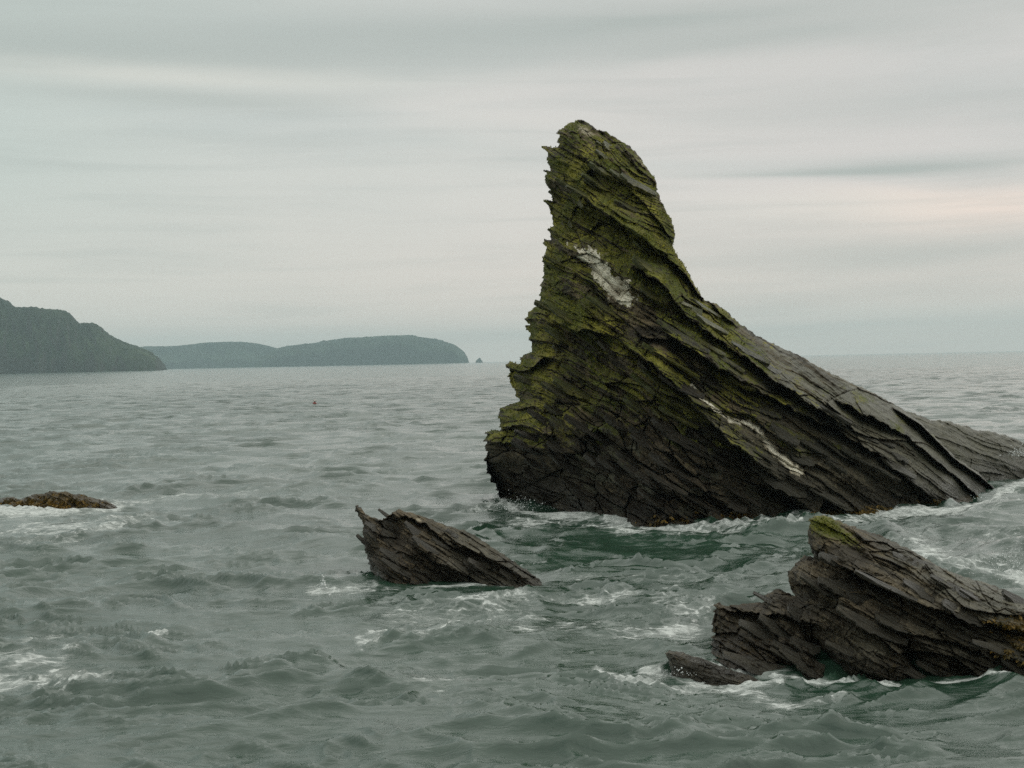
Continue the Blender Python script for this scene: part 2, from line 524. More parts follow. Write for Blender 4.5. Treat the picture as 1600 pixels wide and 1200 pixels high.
def main_extra(p, X, Y, s, t):
    # calm the relief where the slab face is smooth (right-hand bedding plane)
    yl = np.interp(X, [1026, 1100, 1250, 1405, 1560], [300, 467, 554, 635, 765])
    up = sst(Y - yl, 95, 10) * sst(X, 1080, 1180)
    p = p * (1 - 0.62 * up)
    p = ledge(p, X, Y, [(905, 300), (950, 335), (1000, 368), (1055, 412), (1090, 455), (1150, 508)], 26, 1.1, 1.3, 22, 101)
    p = ledge(p, X, Y, [(900, 235), (930, 262), (980, 290), (1030, 345), (1052, 380)], 30, 0.6, 0.6, 12, 102)
    p = ledge(p, X, Y, [(985, 410), (1040, 450), (1080, 500), (1130, 535), (1200, 585), (1260, 628), (1330, 668)], 34, 0.9, 1.3, 26, 103)
    p = ledge(p, X, Y, [(1040, 520), (1130, 578), (1240, 640), (1300, 668), (1356, 700), (1412, 738), (1450, 775)], 30, 0.8, 1.3, 20, 104)
    p = ledge(p, X, Y, [(860, 500), (905, 515), (945, 520), (993, 548), (1050, 595), (1105, 655), (1200, 738), (1260, 790)], 46, 1.5, 0.9, 34, 105)
    p = ledge(p, X, Y, [(980, 600), (1040, 640), (1110, 690), (1180, 745)], 20, 0.6, 0.5, 16, 106)
    p = ledge(p, X, Y, [(1395, 636), (1440, 665), (1470, 696), (1500, 724), (1530, 743), (1562, 772)], 4, 0.6, 3.0, 16, 107, 3.0, 2.0)
    p = ledge(p, X, Y, [(1300, 622), (1350, 645), (1400, 672), (1440, 700), (1500, 750), (1540, 785)], 26, 0.6, 1.5, 12, 108)
    p = ledge(p, X, Y, [(785, 572), (815, 580), (850, 560), (880, 565)], 16, 0.9, 1.2, 20, 109)
    p = ledge(p, X, Y, [(778, 672), (800, 665), (835, 670), (880, 690)], 22, 1.2, 1.4, 34, 110)
    p = ledge(p, X, Y, [(760, 690), (800, 694), (840, 700), (900, 728)], 14, 0.7, 1.4, 40, 111)
    p = ledge(p, X, Y, [(800, 640), (830, 636), (860, 645)], 12, 0.8, 0.7, 14, 112)
    lowf = sst(Y, 560, 660) * sst(X, 1180, 1080)
    v, e = cell_facets((s + 12 * vnoise(X / 33, Y / 33, 5)) / 52, t / 26, 333)
    p = p * (1 - 0.35 * lowf) + lowf * (0.55 * v - 0.25 * sst(e, 0.08, 0.0))
    # undercut foot on the left
    p = p - 2.8 * sst(Y, 680, 760) * sst(X, 930, 800)
    p = p - 0.9 * blobf(X, Y, 870, 790, 110, 60)
    p = p - 1.0 * blobf(X, Y, 1215, 760, 60, 26, 30)
    return p


def main_masks(X, Y, gy, s, t, dist, seed):
    n = fbm(X / 40, Y / 40, 4, seed + 200)
    n2 = fbm(s / 60, t / 9, 4, seed + 210)
    up = sst(gy, -0.3, 1.2)
    zone = np.interp(Y, [180, 330, 480, 560, 700, 800], [0.94, 0.88, 0.68, 0.50, 0.27, 0.0])
    zone = zone * (1 - 0.75 * sst(X, 1080, 1320))
    moss = zone * (0.22 + 0.85 * up) + 0.34 * n + 0.22 * n2 + 0.18 * sst(X, 930, 850)
    moss += 0.5 * blobf(X, Y, 905, 500, 34, 16, 25) + 0.35 * blobf(X, Y, 1010, 565, 110, 18, 37) * up
    moss += 0.45 * blobf(X, Y, 1000, 370, 75, 13, 34) + 0.3 * blobf(X, Y, 1110, 520, 90, 22, 34) * up
    moss += 0.6 * up * (blobf(X, Y, 812, 660, 34, 16) + blobf(X, Y, 815, 590, 26, 24) + blobf(X, Y, 820, 690, 40, 12))
    moss += 0.35 * up * blobf(X, Y, 1060, 640, 120, 26, 36)
    moss -= 0.5 * blobf(X, Y, 1000, 500, 70, 30, 35) + 0.9 * sst(Y, 700, 780) + 0.35 * blobf(X, Y, 980, 320, 30, 14, 40)
    moss -= 1.0 * blobf(X, Y, 830, 750, 90, 50)
    # white crust: patch, run down the slab, crown
    wp = [(893, 386), (925, 391), (946, 408), (951, 426), (976, 440), (991, 456), (989, 475), (966, 476), (944, 456), (929, 437), (917, 410)]
    Xp = X + 9 * fbm(X / 16, Y / 16, 4, 611, 0.65); Yp = Y + 8 * fbm(X / 16, Y / 16, 4, 613, 0.65)
    dw = seg_dist(wp, Xp, Yp, True)
    iw = poly_inside(wp, Xp, Yp)
    wh = np.where(iw, 1.0 + 0.2 * sst(dw, 0, 8), 0.62 - dw / 12)
    wh = wh - 0.45 * blobf(X, Y, 965, 452, 26, 30) + 0.28 * n * iw + 0.2 * n2 * iw
    run = [(1081, 601), (1090, 612), (1095, 622), (1110, 633), (1122, 643), (1142, 656), (1165, 661), (1182, 670), (1197, 688), (1212, 706), (1230, 722), (1250, 738)]
    dr = seg_dist(run, X + 3 * vnoise(X / 9, Y / 9, seed), Y + 3 * vnoise(X / 8, Y / 8, seed + 2))
    wr = np.interp(X, [1080, 1100, 1150, 1200, 1230, 1262], [3, 2.5, 5, 7, 9, 7])
    wh = np.maximum(wh, 0.98 - 0.6 * dr / wr + 0.3 * n2)
    wh = np.maximum(wh, 0.62 * (blobf(X, Y, 915, 205, 22, 9, 30) + 0.8 * blobf(X, Y, 1000, 252, 30, 7, 55)) + 0.1 * n)
    wh = np.maximum(wh, 0.36 * blobf(X, Y, 1520, 700, 60, 10, 30) + 0.33 * sst(n2, 0.5, 1.0) * sst(Y, 740, 640) * (1 - up) * 0)
    weed = sst(Y - np.interp(X, [a[0] for a in main_DW], [a[2] for a in main_DW]), -34, -8) * sst(X, 960, 1030) * (0.50 + 0.3 * n)
    weed = np.maximum(weed, 0.5 * blobf(X, Y, 1080, 785, 90, 24))
    yl = np.interp(X, [1026, 1100, 1250, 1405, 1560], [300, 467, 554, 635, 765])
    gr = sst(X, 1090, 1240) * (0.35 + 0.65 * sst(Y - yl, 150, 20)) * sst(gy, -1.2, 0.5)
    gr = np.maximum(gr, 0.55 * blobf(X, Y, 1160, 690, 130, 26, 38))
    cx_ = np.floor((s + 6 * vnoise(X / 13, Y / 13, 3)) / 24); cy_ = np.floor((t + 4 * vnoise(X / 17, Y / 17, 4)) / 11)
    blk = (hash2(cx_, cy_, 909) > 0.80) * sst(Y, 560, 640) * sst(X, 860, 930) * sst(X, 1400, 1200)
    gr = np.maximum(gr, blk * 0.8)
    moss = moss + blk * 0.35 * sst(Y, 760, 640)
    return [np.clip(k, 0, 1) for k in (moss, wh, weed, gr)]


sea_stack, st_main = build_rock(
    'sea_stack', main_top, main_bottom, main_DW, 3.2, 0.55, 3.6, 110, strat_main,
    dict(warp=16, saw=[(96, 1.1, 460), (41, 0.70, 330), (19, 0.42, 210), (9, 0.24, 130), (4.7, 0.12, 80)], facet=[(30, 0.35), (13, 0.16)], rough=0.30, fine=0.035, joint=(58, 0.8), fx=1120),
    11, M_ROCK, main_masks, jag=(3.6, 11.0), jagx=(930, 0.15), extra=main_extra, ppm=41)
tag(sea_stack, 'tall fin of slanting dark slate with olive moss and a white streak', 'sea stack')


def strat_front(X, Y):
    dx = X - 1250
    H_ = 0.50 * dx
    H_ = H_ + np.where(Y > 960, -0.05 * dx, 0) * 0
    t = (Y - H_) * 0.89 + 10 * np.sin((X + Y * 0.7) / 90.0)
    return (X * 0.89 + Y * 0.45), t


front_top = [(1095, 1035), (1101, 1024), (1112, 1009), (1110, 1000), (1114, 990), (1111, 975), (1114, 962), (1115, 944), (1122, 940), (1131, 947), (1150, 944), (1169, 942),
             (1191, 941), (1188, 931), (1196, 927), (1217, 919), (1240, 930), (1236, 920), (1231, 908), (1231, 892), (1244, 879), (1255, 867),
             (1270, 870), (1264, 851), (1261, 836), (1264, 821), (1264, 809), (1285, 803), (1307, 812), (1337, 823), (1375, 836),
             (1424, 859), (1465, 883), (1506, 900), (1555, 915), (1600, 934), (1660, 962), (1720, 1000), (1780, 1050)]
front_bottom = [(1800, 1120), (1600, 1115), (1300, 1105), (1130, 1085), (1090, 1055)]
front_DW = [(1090, 27.3, 1028), (1161, 27.3, 1044), (1240, 27.5, 1050), (1262, 26.9, 1056), (1412, 26.6, 1062), (1472, 26.4, 1062), (1525, 26.3, 1060), (1600, 25.7, 1071), (1700, 25.4, 1080), (1790, 25.6, 1078)]


def front_extra(p, X, Y, s, t):
    p = ledge(p, X, Y, [(1262, 850), (1310, 880), (1375, 917), (1450, 947), (1530, 968), (1620, 985), (1700, 1015)], 32, 0.42, 0.55, 12, 201)
    p = ledge(p, X, Y, [(1230, 905), (1262, 915), (1300, 935)], 22, 0.3, 0.5, 12, 202)
    p = ledge(p, X, Y, [(1116, 950), (1180, 958), (1240, 962), (1300, 985)], 10, 0.25, 0.25, 20, 203)
    p = ledge(p, X, Y, [(1380, 975), (1450, 995), (1530, 1015), (1600, 1035), (1680, 1060)], 24, 0.25, 0.25, 10, 204)
    # gullies and the rounded buttress
    g1 = np.abs(X - np.interp(Y, [960, 985, 1010, 1035, 1060], [1250, 1262, 1272, 1292, 1315]) - 4 * vnoise(Y / 12, X / 30, 7))
    p = p - 0.85 * np.exp(-(g1 / 13) ** 2) * sst(Y, 960, 990)
    g2 = np.abs(X - np.interp(Y, [985, 1010, 1035, 1062], [1405, 1412, 1430, 1462]))
    p = p - 0.55 * np.exp(-(g2 / 11) ** 2) * sst(Y, 985, 1010)
    p = p + 0.45 * blobf(X, Y, 1362, 1030, 34, 50)
    p = p - 0.5 * blobf(X, Y, 1145, 975, 40, 22)
    return p


def front_masks(X, Y, gy, s, t, dist, seed):
    n = fbm(X / 30, Y / 30, 4, seed + 200)
    up = sst(gy, -0.3, 1.2)
    moss = 0.85 * blobf(X, Y, 1290, 822, 30, 17, 20) + 0.4 * blobf(X, Y, 1330, 845, 40, 12, 30) + 0.12 * n
    wh = 0.0 * X + 0.6 * blobf(X, Y, 1290, 890, 4, 3, 45) + 0.6 * blobf(X, Y, 1288, 968, 4, 4) + 0.28 * sst(n, 0.4, 0.8) * blobf(X, Y, 1290, 960, 90, 60)
    weed = 0.42 * blobf(X, Y, 1290, 880, 50, 40) + 0.5 * blobf(X, Y, 1160, 1010, 70, 40) + 0.9 * blobf(X, Y, 1590, 985, 26, 30, 45) + 0.45 * blobf(X, Y, 1400, 1030, 22, 40)
    weed = weed + 0.15 * n
    yl = np.interp(X, [1264, 1337, 1424, 1506, 1600, 1780], [809, 823, 859, 900, 934, 1050])
    gr = (0.25 + 0.75 * sst(Y - yl, 70, 10)) * sst(X, 1310, 1400) * 0.55
    gr = np.maximum(gr, 0.5 * blobf(X, Y, 1360, 1010, 60, 50)) + 0.3 * sst(X, 1380, 1500)
    gr = np.maximum(gr, 0.12) * sst(gy, -1.5, 0.4)
    return [np.clip(k, 0, 1) for k in (moss, wh, weed, gr)]


near_rock, st_front = build_rock(
    'rock', front_top, front_bottom, front_DW, 1.5, 0.5, 1.7, 90, strat_front,
    dict(warp=14, saw=[(64, 0.34, 260), (27, 0.24, 190), (12, 0.15, 120), (6, 0.08, 70)], facet=[(26, 0.14), (11, 0.06)], rough=0.16, fine=0.012, joint=(50, 0.36)),
    47, M_ROCK2, front_masks, jag=(2.5, 10.0), jagx=(1285, 0.3), extra=front_extra, ppm=85)
tag(near_rock, 'large wet brown rock with a moss-capped tip, sloping down to the right', 'rock')


def strat_mid(X, Y):
    t = (Y - 0.66 * (X - 600)) * 0.83 - 0.0012 * np.clip(640 - X, 0, 100) ** 2
    return (X * 0.83 + Y * 0.55), t


mid_top = [(591, 924), (586, 907), (577, 886), (571, 864), (566, 838), (567, 819), (560, 807), (554, 797), (553, 790), (561, 790),
           (572, 803), (581, 807), (591, 811), (598, 811), (603, 808), (608, 803), (614, 799), (622, 795), (634, 800), (653, 804), (672, 810), (691, 818), (710, 825),
           (729, 829), (748, 841), (772, 857), (800, 876), (826, 893), (850, 911)]
mid_bottom = [(858, 950), (740, 985), (610, 985), (592, 950)]
mid_DW = [(560, 39.6, 905), (591, 38.0, 922), (615, 38.2, 920), (662, 38.6, 915), (734, 38.6, 909), (800, 37.6, 908), (850, 36.4, 912)]


def mid_extra(p, X, Y, s, t):
    p = p - 1.1 * blobf(X, Y, 612, 838, 22, 34)
    p = ledge(p, X, Y, [(608, 806), (635, 806), (665, 818), (700, 850), (760, 880)], 14, 0.35, 0.3, 10, 301)
    p = ledge(p, X, Y, [(640, 850), (690, 880), (740, 905)], 20, 0.3, 0.35, 12, 302)
    p = ledge(p, X, Y, [(690, 838), (730, 856), (760, 872), (810, 900)], 16, 0.25, 0.35, 8, 303)
    p = p - 0.5 * blobf(X, Y, 588, 880, 10, 40)
    return p


def mid_masks(X, Y, gy, s, t, dist, seed):
    n = fbm(X / 22, Y / 22, 4, seed + 200)
    n3 = fbm(X / 8, Y / 8, 3, seed + 220)
    moss = 0.3 * blobf(X, Y, 635, 812, 40, 10) + 0.12 * n
    wh = 0.62 * blobf(X, Y, 654, 812, 8, 3, 20) + 0.55 * blobf(X, Y, 596, 910, 3, 5) + 0.42 * sst(n3, 0.35, 0.8) * blobf(X, Y, 630, 835, 24, 30)
    weed = 0.45 * blobf(X, Y, 640, 830, 50, 30) + 0.6 * blobf(X, Y, 610, 895, 50, 26) + 0.5 * blobf(X, Y, 780, 895, 60, 8, 14) + 0.15 * n
    gr = 0.5 * sst(X, 640, 740) * sst(gy, -1.2, 0.5)
    return [np.clip(k, 0, 1) for k in (moss, wh, weed, gr)]


mid_rock, st_mid = build_rock(
    'rock', mid_top, mid_bottom, mid_DW, 1.6, 0.6, 1.7, 60, strat_mid,
    dict(warp=8, saw=[(40, 0.38, 170), (18, 0.24, 110), (9, 0.14, 70), (5, 0.07, 40)], facet=[(18, 0.16), (8, 0.07)], rough=0.14, fine=0.012, joint=(30, 0.22)),
    83, M_ROCK2, mid_masks, step=0.8, jag=(1.6, 7.0), extra=mid_extra, ppm=58)
tag(mid_rock, 'dark wedge of rock with a thin spike at its left end', 'rock')

# low fin beside the near rock
fin_top = [(1050, 1060), (1045, 1036), (1039, 1019), (1045, 1016), (1056, 1016), (1075, 1022), (1094, 1027), (1112, 1034), (1131, 1042), (1152, 1049), (1176, 1057), (1200, 1070)]
fin_bottom = [(1205, 1100), (1120, 1115), (1060, 1090)]


def plain_masks(wk, gk):
    def f(X, Y, gy, s, t, dist, seed):
        n = fbm(X / 22, Y / 22, 4, seed + 200)
        z = np.zeros(X.shape)
        return [z, np.clip(z, 0, 1), np.clip(wk + 0.2 * n, 0, 1), np.clip(gk * sst(gy, -1, 0.5), 0, 1)]
    return f


fin_rock, st_fin = build_rock(
    'rock', fin_top, fin_bottom, [(1039, 26.8, 1046), (1127, 26.4, 1060), (1200, 26.1, 1068)], 0.3, 0.3, 0.45, 24, lambda X, Y: (X, (Y - 0.32 * (X - 1050))),
    dict(warp=4, saw=[(16, 0.09, 90), (7, 0.05, 40)], facet=[(9, 0.04)], rough=0.05, fine=0.008, joint=(20, 0.05)),
    131, M_ROCK2, plain_masks(0.15, 0.35), step=0.8, jag=(1.0, 6.0), ppm=85)
tag(fin_rock, 'small dark pointed rock fin awash in foam, left of the large near rock', 'rock')

# flat weed-covered rock on the left
flat_top = [(-60, 800), (-50, 782), (-20, 777), (0, 779), (12, 775), (28, 780), (42, 776), (56, 771), (66, 772), (78, 766), (90, 769), (101, 767), (115, 771), (131, 773), (148, 778), (166, 782), (181, 789), (184, 796)]
flat_bottom = [(170, 812), (40, 820), (-50, 815)]
flat_rock, st_flat = build_rock(
    'rock', flat_top, flat_bottom, [(-60, 63.5, 787), (0, 63.5, 787), (90, 61.8, 791), (180, 61.0, 790)], 0.5, 0.5, 1.3, 22, lambda X, Y: (X, (Y - 0.5 * X)),
    dict(warp=5, saw=[(26, 0.45, 60), (11, 0.30, 30), (5, 0.12, 16)], facet=[(10, 0.22)], rough=0.12, fine=0.02, joint=(24, 0.2)),
    151, M_ROCK2, plain_masks(0.62, 0.1), step=0.8, jag=(2.0, 7.0), ppm=36)
tag(flat_rock, 'low flat brown weed-covered rock barely above the water at the left edge', 'rock')

# wave-washed grey ledge behind the foot of the stack, on the right
ledge_top = [(1380, 700), (1405, 638), (1430, 646), (1452, 655), (1468, 656), (1486, 658), (1498, 663), (1511, 665), (1525, 672), (1538, 672), (1555, 676), (1572, 680), (1600, 691), (1640, 708), (1700, 742), (1720, 760)]
ledge_bottom = [(1720, 800), (1560, 830), (1400, 800)]
ledge_rock, st_ledge = build_rock(
    'rock', ledge_top, ledge_bottom, [(1380, 59, 790), (1500, 60.5, 780), (1560, 63, 768), (1600, 65, 757), (1720, 67, 750)], 3.5, 1.6, 2.6, 80, lambda X, Y: (X, (Y - 0.42 * X)),
    dict(warp=9, saw=[(40, 0.32, 160), (18, 0.24, 90), (8, 0.10, 50)], facet=[(20, 0.12)], rough=0.18, fine=0.02, joint=(40, 0.2)),
    171, M_ROCK, lambda X, Y, gy, s, t, dist, seed: [np.zeros(X.shape), np.clip(0.30 * fbm(s / 60, t / 8, 3, 5) + 0.05, 0, 1), np.zeros(X.shape), np.full(X.shape, 0.9)],
    jag=(1.5, 9.0), ppm=36)
tag(ledge_rock, 'low smooth grey ledge washed by the sea behind the right foot of the tall stack', 'rock')


# ---------------------------------------------------------------- slabs that stand proud of the rocks
def slab_mesh(name, L, W, T, rng, mat, mk):
    """thin plate: long axis x, depth y (towards -y = viewer), thickness z, ragged outline, pointed upper end"""
    n = 14
    pts = []
    for i in range(n):
        f = i / (n - 1)
        wv = W * (0.25 + 0.75 * min(1, f * 3.0)) * (0.8 + 0.35 * rng.random()) * (1 - 0.85 * max(0, (f - 0.6) / 0.4) ** 1.5)
        pts.append((-L / 2 + L * f + rng.normal() * L * 0.012, -wv))
    V = []
    for k, zz in enumerate((T * 0.5, T * 0.12, -T * 0.5)):
        for i, (x, y) in enumerate(pts):
            sh = 1.0 if k == 0 else (0.96 if k == 1 else 0.72)
            V.append((x + rng.normal() * T * 0.05, y * sh + rng.normal() * T * 0.06, zz * (1 - 0.3 * i / n) + 0.12 * T * math.sin(i * 0.9 + k)))
        for i, (x, y) in enumerate(pts):
            V.append((x, W * 0.5, zz))
    V = np.array(V)
    Q = []
    m2 = 2 * n
    for i in range(n - 1):
        Q.append((i, i + 1, n + i + 1, n + i))                                 # top
        Q.append((2 * m2 + i + 1, 2 * m2 + i, 2 * m2 + n + i, 2 * m2 + n + i + 1))  # bottom
        for k in (0, 1):
            Q.append((k * m2 + i + 1, k * m2 + i, (k + 1) * m2 + i, (k + 1) * m2 + i + 1))
            Q.append((k * m2 + n + i, k * m2 + n + i + 1, (k + 1) * m2 + n + i + 1, (k + 1) * m2 + n + i))
    for k in (0, 1):
        Q.append((k * m2, k * m2 + n, (k + 1) * m2 + n, (k + 1) * m2))
        Q.append((k * m2 + n - 1, (k + 1) * m2 + n - 1, (k + 1) * m2 + 2 * n - 1, k * m2 + 2 * n - 1))
    a = np.tile(np.array(mk, float), (len(V), 1))
    return V, np.array(Q), a


def place_slabs(st, parent, mat, specs, seed, slope, tilt=24):
    rng = np.random.default_rng(seed)
    for (px, py, L, W, T, mk) in specs:
        j = int((px - st['x0']) / st['step']); i = int((py - st['y0']) / st['step'])
        if not (0 <= i < st['ins'].shape[0] and 0 <= j < st['ins'].shape[1]) or not st['ins'][i, j]:
            continue
        D = float(np.median(st['D'][max(0, i - 2):i + 3, max(0, j - 2):j + 3])) + W * 0.15
        V, Q, a = slab_mesh('rock_slab', L, W, T, rng, mat, mk)
        th = math.atan(slope(px, py)) + rng.normal() * 0.05
        R = Matrix.Rotation(th + ROLL * 0, 4, 'Y') @ Matrix.Rotation(math.radians(tilt + rng.normal() * 6), 4, 'X') @ Matrix.Rotation(rng.normal() * 0.10, 4, 'Z')
        pos = at([px], [py], [D])[0] - st['base']
        V = (np.array(R.to_3x3()) @ V.T).T
        o = make_mesh('rock_slab', V, Q, mat, parent, False, {'masks': a})
        o.location = pos


rg = np.random.default_rng(5)


def m_slope(px, py):
    s1, t1 = strat_main(np.array([px - 4.0]), np.array([float(py)]))
    s2, t2 = strat_main(np.array([px + 4.0]), np.array([float(py)]))
    return -float((t2 - t1)[0]) / 8 / 0.84


specs = []
tries = 0
while len(specs) < 150 and tries < 4000:
    tries += 1
    px = rg.uniform(765, 1480); py = rg.uniform(205, 790)
    j = int(px - st_main['x0']); i = int(py - st_main['y0'])
    if not (0 <= i < st_main['ins'].shape[0] and 0 <= j < st_main['ins'].shape[1]) or not st_main['ins'][i, j] or st_main['dist'][i, j] < 12:
        continue
    if px > 1150 and st_main['dist'][i, j] < 40 and rg.random() < 0.7:
        continue
    if abs(px - 945) < 60 and abs(py - 430) < 60:
        continue
    run_y = np.interp(px, [1080, 1142, 1200, 1260], [600, 656, 690, 745])
    if 1070 < px < 1270 and abs(py - run_y) < 22:
        continue
    room = min(1.0, st_main['dist'][i, j] / 50)
    L = rg.uniform(0.8, 2.6) * (0.35 + 0.65 * room)
    moss = np.interp(py, [200, 480, 640, 740], [0.75, 0.6, 0.35, 0.05]) * (1 - 0.7 * min(1, max(0, (px - 1080) / 240))) + rg.normal() * 0.15
    specs.append((px, py, L, rg.uniform(0.2, 0.5) * (0.4 + 0.6 * room), rg.uniform(0.06, 0.2), (max(0, moss), 0, 0.1, 0.6 if px > 1150 else 0.15)))
place_slabs(st_main, sea_stack, M_ROCK, specs, 3, m_slope)

specs = []
tries = 0
while len(specs) < 46 and tries < 2000:
    tries += 1
    px = rg.uniform(1120, 1640); py = rg.uniform(830, 1050)
    j = int(px - st_front['x0']); i = int(py - st_front['y0'])
    if not (0 <= i < st_front['ins'].shape[0] and 0 <= j < st_front['ins'].shape[1]) or not st_front['ins'][i, j] or st_front['dist'][i, j] < 9:
        continue
    room = min(1.0, st_front['dist'][i, j] / 40)
    specs.append((px, py, rg.uniform(0.5, 1.5) * (0.4 + 0.6 * room), rg.uniform(0.10, 0.28), rg.uniform(0.03, 0.10), (0, 0, 0.2 * rg.random(), 0.35)))
place_slabs(st_front, near_rock, M_ROCK2, specs, 4, lambda a, b: 0.46, 30)

specs = []
tries = 0
while len(specs) < 26 and tries < 2000:
    tries += 1
    px = rg.uniform(570, 820); py = rg.uniform(800, 905)
    j = int((px - st_mid['x0']) / 0.8); i = int((py - st_mid['y0']) / 0.8)
    if not (0 <= i < st_mid['ins'].shape[0] and 0 <= j < st_mid['ins'].shape[1]) or not st_mid['ins'][i, j] or st_mid['dist'][i, j] < 8:
        continue
    specs.append((px, py, rg.uniform(0.4, 1.3), rg.uniform(0.1, 0.3), rg.uniform(0.03, 0.10), (0.1, 0, 0.3 * rg.random(), 0.3)))
place_slabs(st_mid, mid_rock, M_ROCK2, specs, 6, lambda a, b: 0.64, 28)


# ---------------------------------------------------------------- seaweed clumps
def weed_material():
    mt, g = new_mat('rockweed')
    co = g.n('ShaderNodeTexCoord').outputs['Object']
    n = g.noise(co, 3.0, 4, 0.6)
    n2 = g.noise(co, 19.0, 3, 0.6)
    c = g.mix(g.ramp(n, 0.35, 0.68), (0.075, 0.055, 0.016), (0.23, 0.135, 0.022))
    c = g.mix(g.math('MULTIPLY', g.ramp(n2, 0.4, 0.7), 0.5), c, (0.05, 0.045, 0.015))
    p = g.n('ShaderNodeBsdfPrincipled', {'Base Color': c, 'Roughness': 0.5, 'Specular IOR Level': 0.3})
    g.n('ShaderNodeOutputMaterial', {'Surface': p.outputs[0]})
    return mt


M_WEED = weed_material()


def weed(st, parent, spots, seed, size):
    rng = np.random.default_rng(seed)
    V = []; Q = []
    for (cx, cy, rx, ry, n) in spots:
        for k in range(n):
            px = cx + rng.normal() * rx; py = cy + rng.normal() * ry
            j = int((px - st['x0']) / st['step']); i = int((py - st['y0']) / st['step'])
            if not (0 <= i < st['ins'].shape[0] and 0 <= j < st['ins'].shape[1]) or not st['ins'][i, j]:
                continue
            c = at([px], [py], [st['D'][i, j] - 0.02])[0] - st['base']
            for q_ in range(3):            # three drooping fronds
                a = rng.uniform(0, 6.28); l = size * rng.uniform(0.5, 1.4); wd = l * 0.28
                d = np.array([math.cos(a) * 0.8, -0.5, -0.45 - 0.4 * rng.random()])
                d /= np.linalg.norm(d)
                sd_ = np.cross(d, [rng.normal(), rng.normal(), 1.0]); sd_ /= np.linalg.norm(sd_)
                b0 = len(V)
                nrm = np.cross(d, sd_)
                V += [c - sd_ * wd * 0.4, c + sd_ * wd * 0.4, c + d * l * 0.55 + sd_ * wd + nrm * wd * 0.7, c + d * l * 0.5 - sd_ * wd + nrm * wd * 0.7,
                      c + d * l + sd_ * wd * 0.3, c + d * l - sd_ * wd * 0.3]
                Q += [(b0, b0 + 1, b0 + 2, b0 + 3), (b0 + 3, b0 + 2, b0 + 4, b0 + 5)]
    o = make_mesh('seaweed', np.array(V), np.array(Q), M_WEED, parent)
    tag(o, kind='stuff')
    return o


weed(st_main, sea_stack, [(1100, 812, 40, 4, 60), (1320, 801, 24, 3, 240), (1390, 796, 22, 3, 200), (1462, 791, 10, 5, 130), (1536, 780, 6, 4, 70),
                          (1150, 806, 18, 4, 50), (1040, 812, 26, 4, 40)], 21, 0.13)
weed(st_front, near_rock, [(1580, 972, 16, 5, 260), (1598, 1000, 9, 14, 220), (1628, 980, 20, 8, 160), (1576, 1018, 9, 4, 60), (1610, 1045, 8, 6, 50)], 22, 0.07)
weed(st_flat, flat_rock, [(90, 782, 50, 5, 500), (20, 784, 20, 3, 160)], 23, 0.22)


# moss and turf tufts
M_TUFT, g_ = new_mat('moss_tufts')
c_ = g_.n('ShaderNodeTexCoord').outputs['Object']
tc_ = g_.mix(g_.ramp(g_.noise(c_, 0.9, 4, 0.6), 0.35, 0.68), (0.105, 0.125, 0.014), (0.34, 0.31, 0.048))
tc_ = g_.mix(g_.math('MULTIPLY', g_.ramp(g_.noise(c_, 9.0, 3, 0.6), 0.45, 0.7), 0.5), tc_, (0.05, 0.055, 0.015))
p_ = g_.n('ShaderNodeBsdfPrincipled', {'Base Color': tc_, 'Roughness': 0.9, 'Specular IOR Level': 0.1})
g_.n('ShaderNodeOutputMaterial', {'Surface': p_.outputs[0]})


def tufts(st, parent, n, size, seed, thr=0.55):
    rng = np.random.default_rng(seed)
    ii, jj = np.nonzero(st['ins'] & (st['mk'][0] > thr) & (st['mk'][1] < 0.3))
    wgt = (st['mk'][0][ii, jj] - thr) ** 1.0
    sel = rng.choice(len(ii), size=n, p=wgt / wgt.sum())
    ii, jj = ii[sel], jj[sel]
    C = at(st['X'][ii, jj] + rng.uniform(-.5, .5, n), st['Y'][ii, jj] + rng.uniform(-.5, .5, n), st['D'][ii, jj] - 0.01) - st['base']
    a = rng.uniform(0, 2 * math.pi, n)
    d = np.stack([np.cos(a) * 0.7, -0.35 + 0.5 * np.sin(a), 0.55 + 0.3 * rng.random(n)], 1)
    d /= np.linalg.norm(d, axis=1)[:, None]
    sd2 = np.cross(d, rng.normal(size=(n, 3))); sd2 /= np.linalg.norm(sd2, axis=1)[:, None]
    l = (size * rng.uniform(0.5, 1.5, n))[:, None]
    V = np.stack([C - sd2 * l * 0.35, C + sd2 * l * 0.35, C + d * l * 0.8 + sd2 * l * 0.4, C + d * l - sd2 * l * 0.25], 1).reshape(-1, 3)
    o = make_mesh('moss', V, np.arange(4 * n).reshape(n, 4), M_TUFT, parent)
    tag(o, kind='stuff')


tufts(st_main, sea_stack, 9000, 0.05, 41)
tufts(st_front, near_rock, 700, 0.02, 42, 0.45)

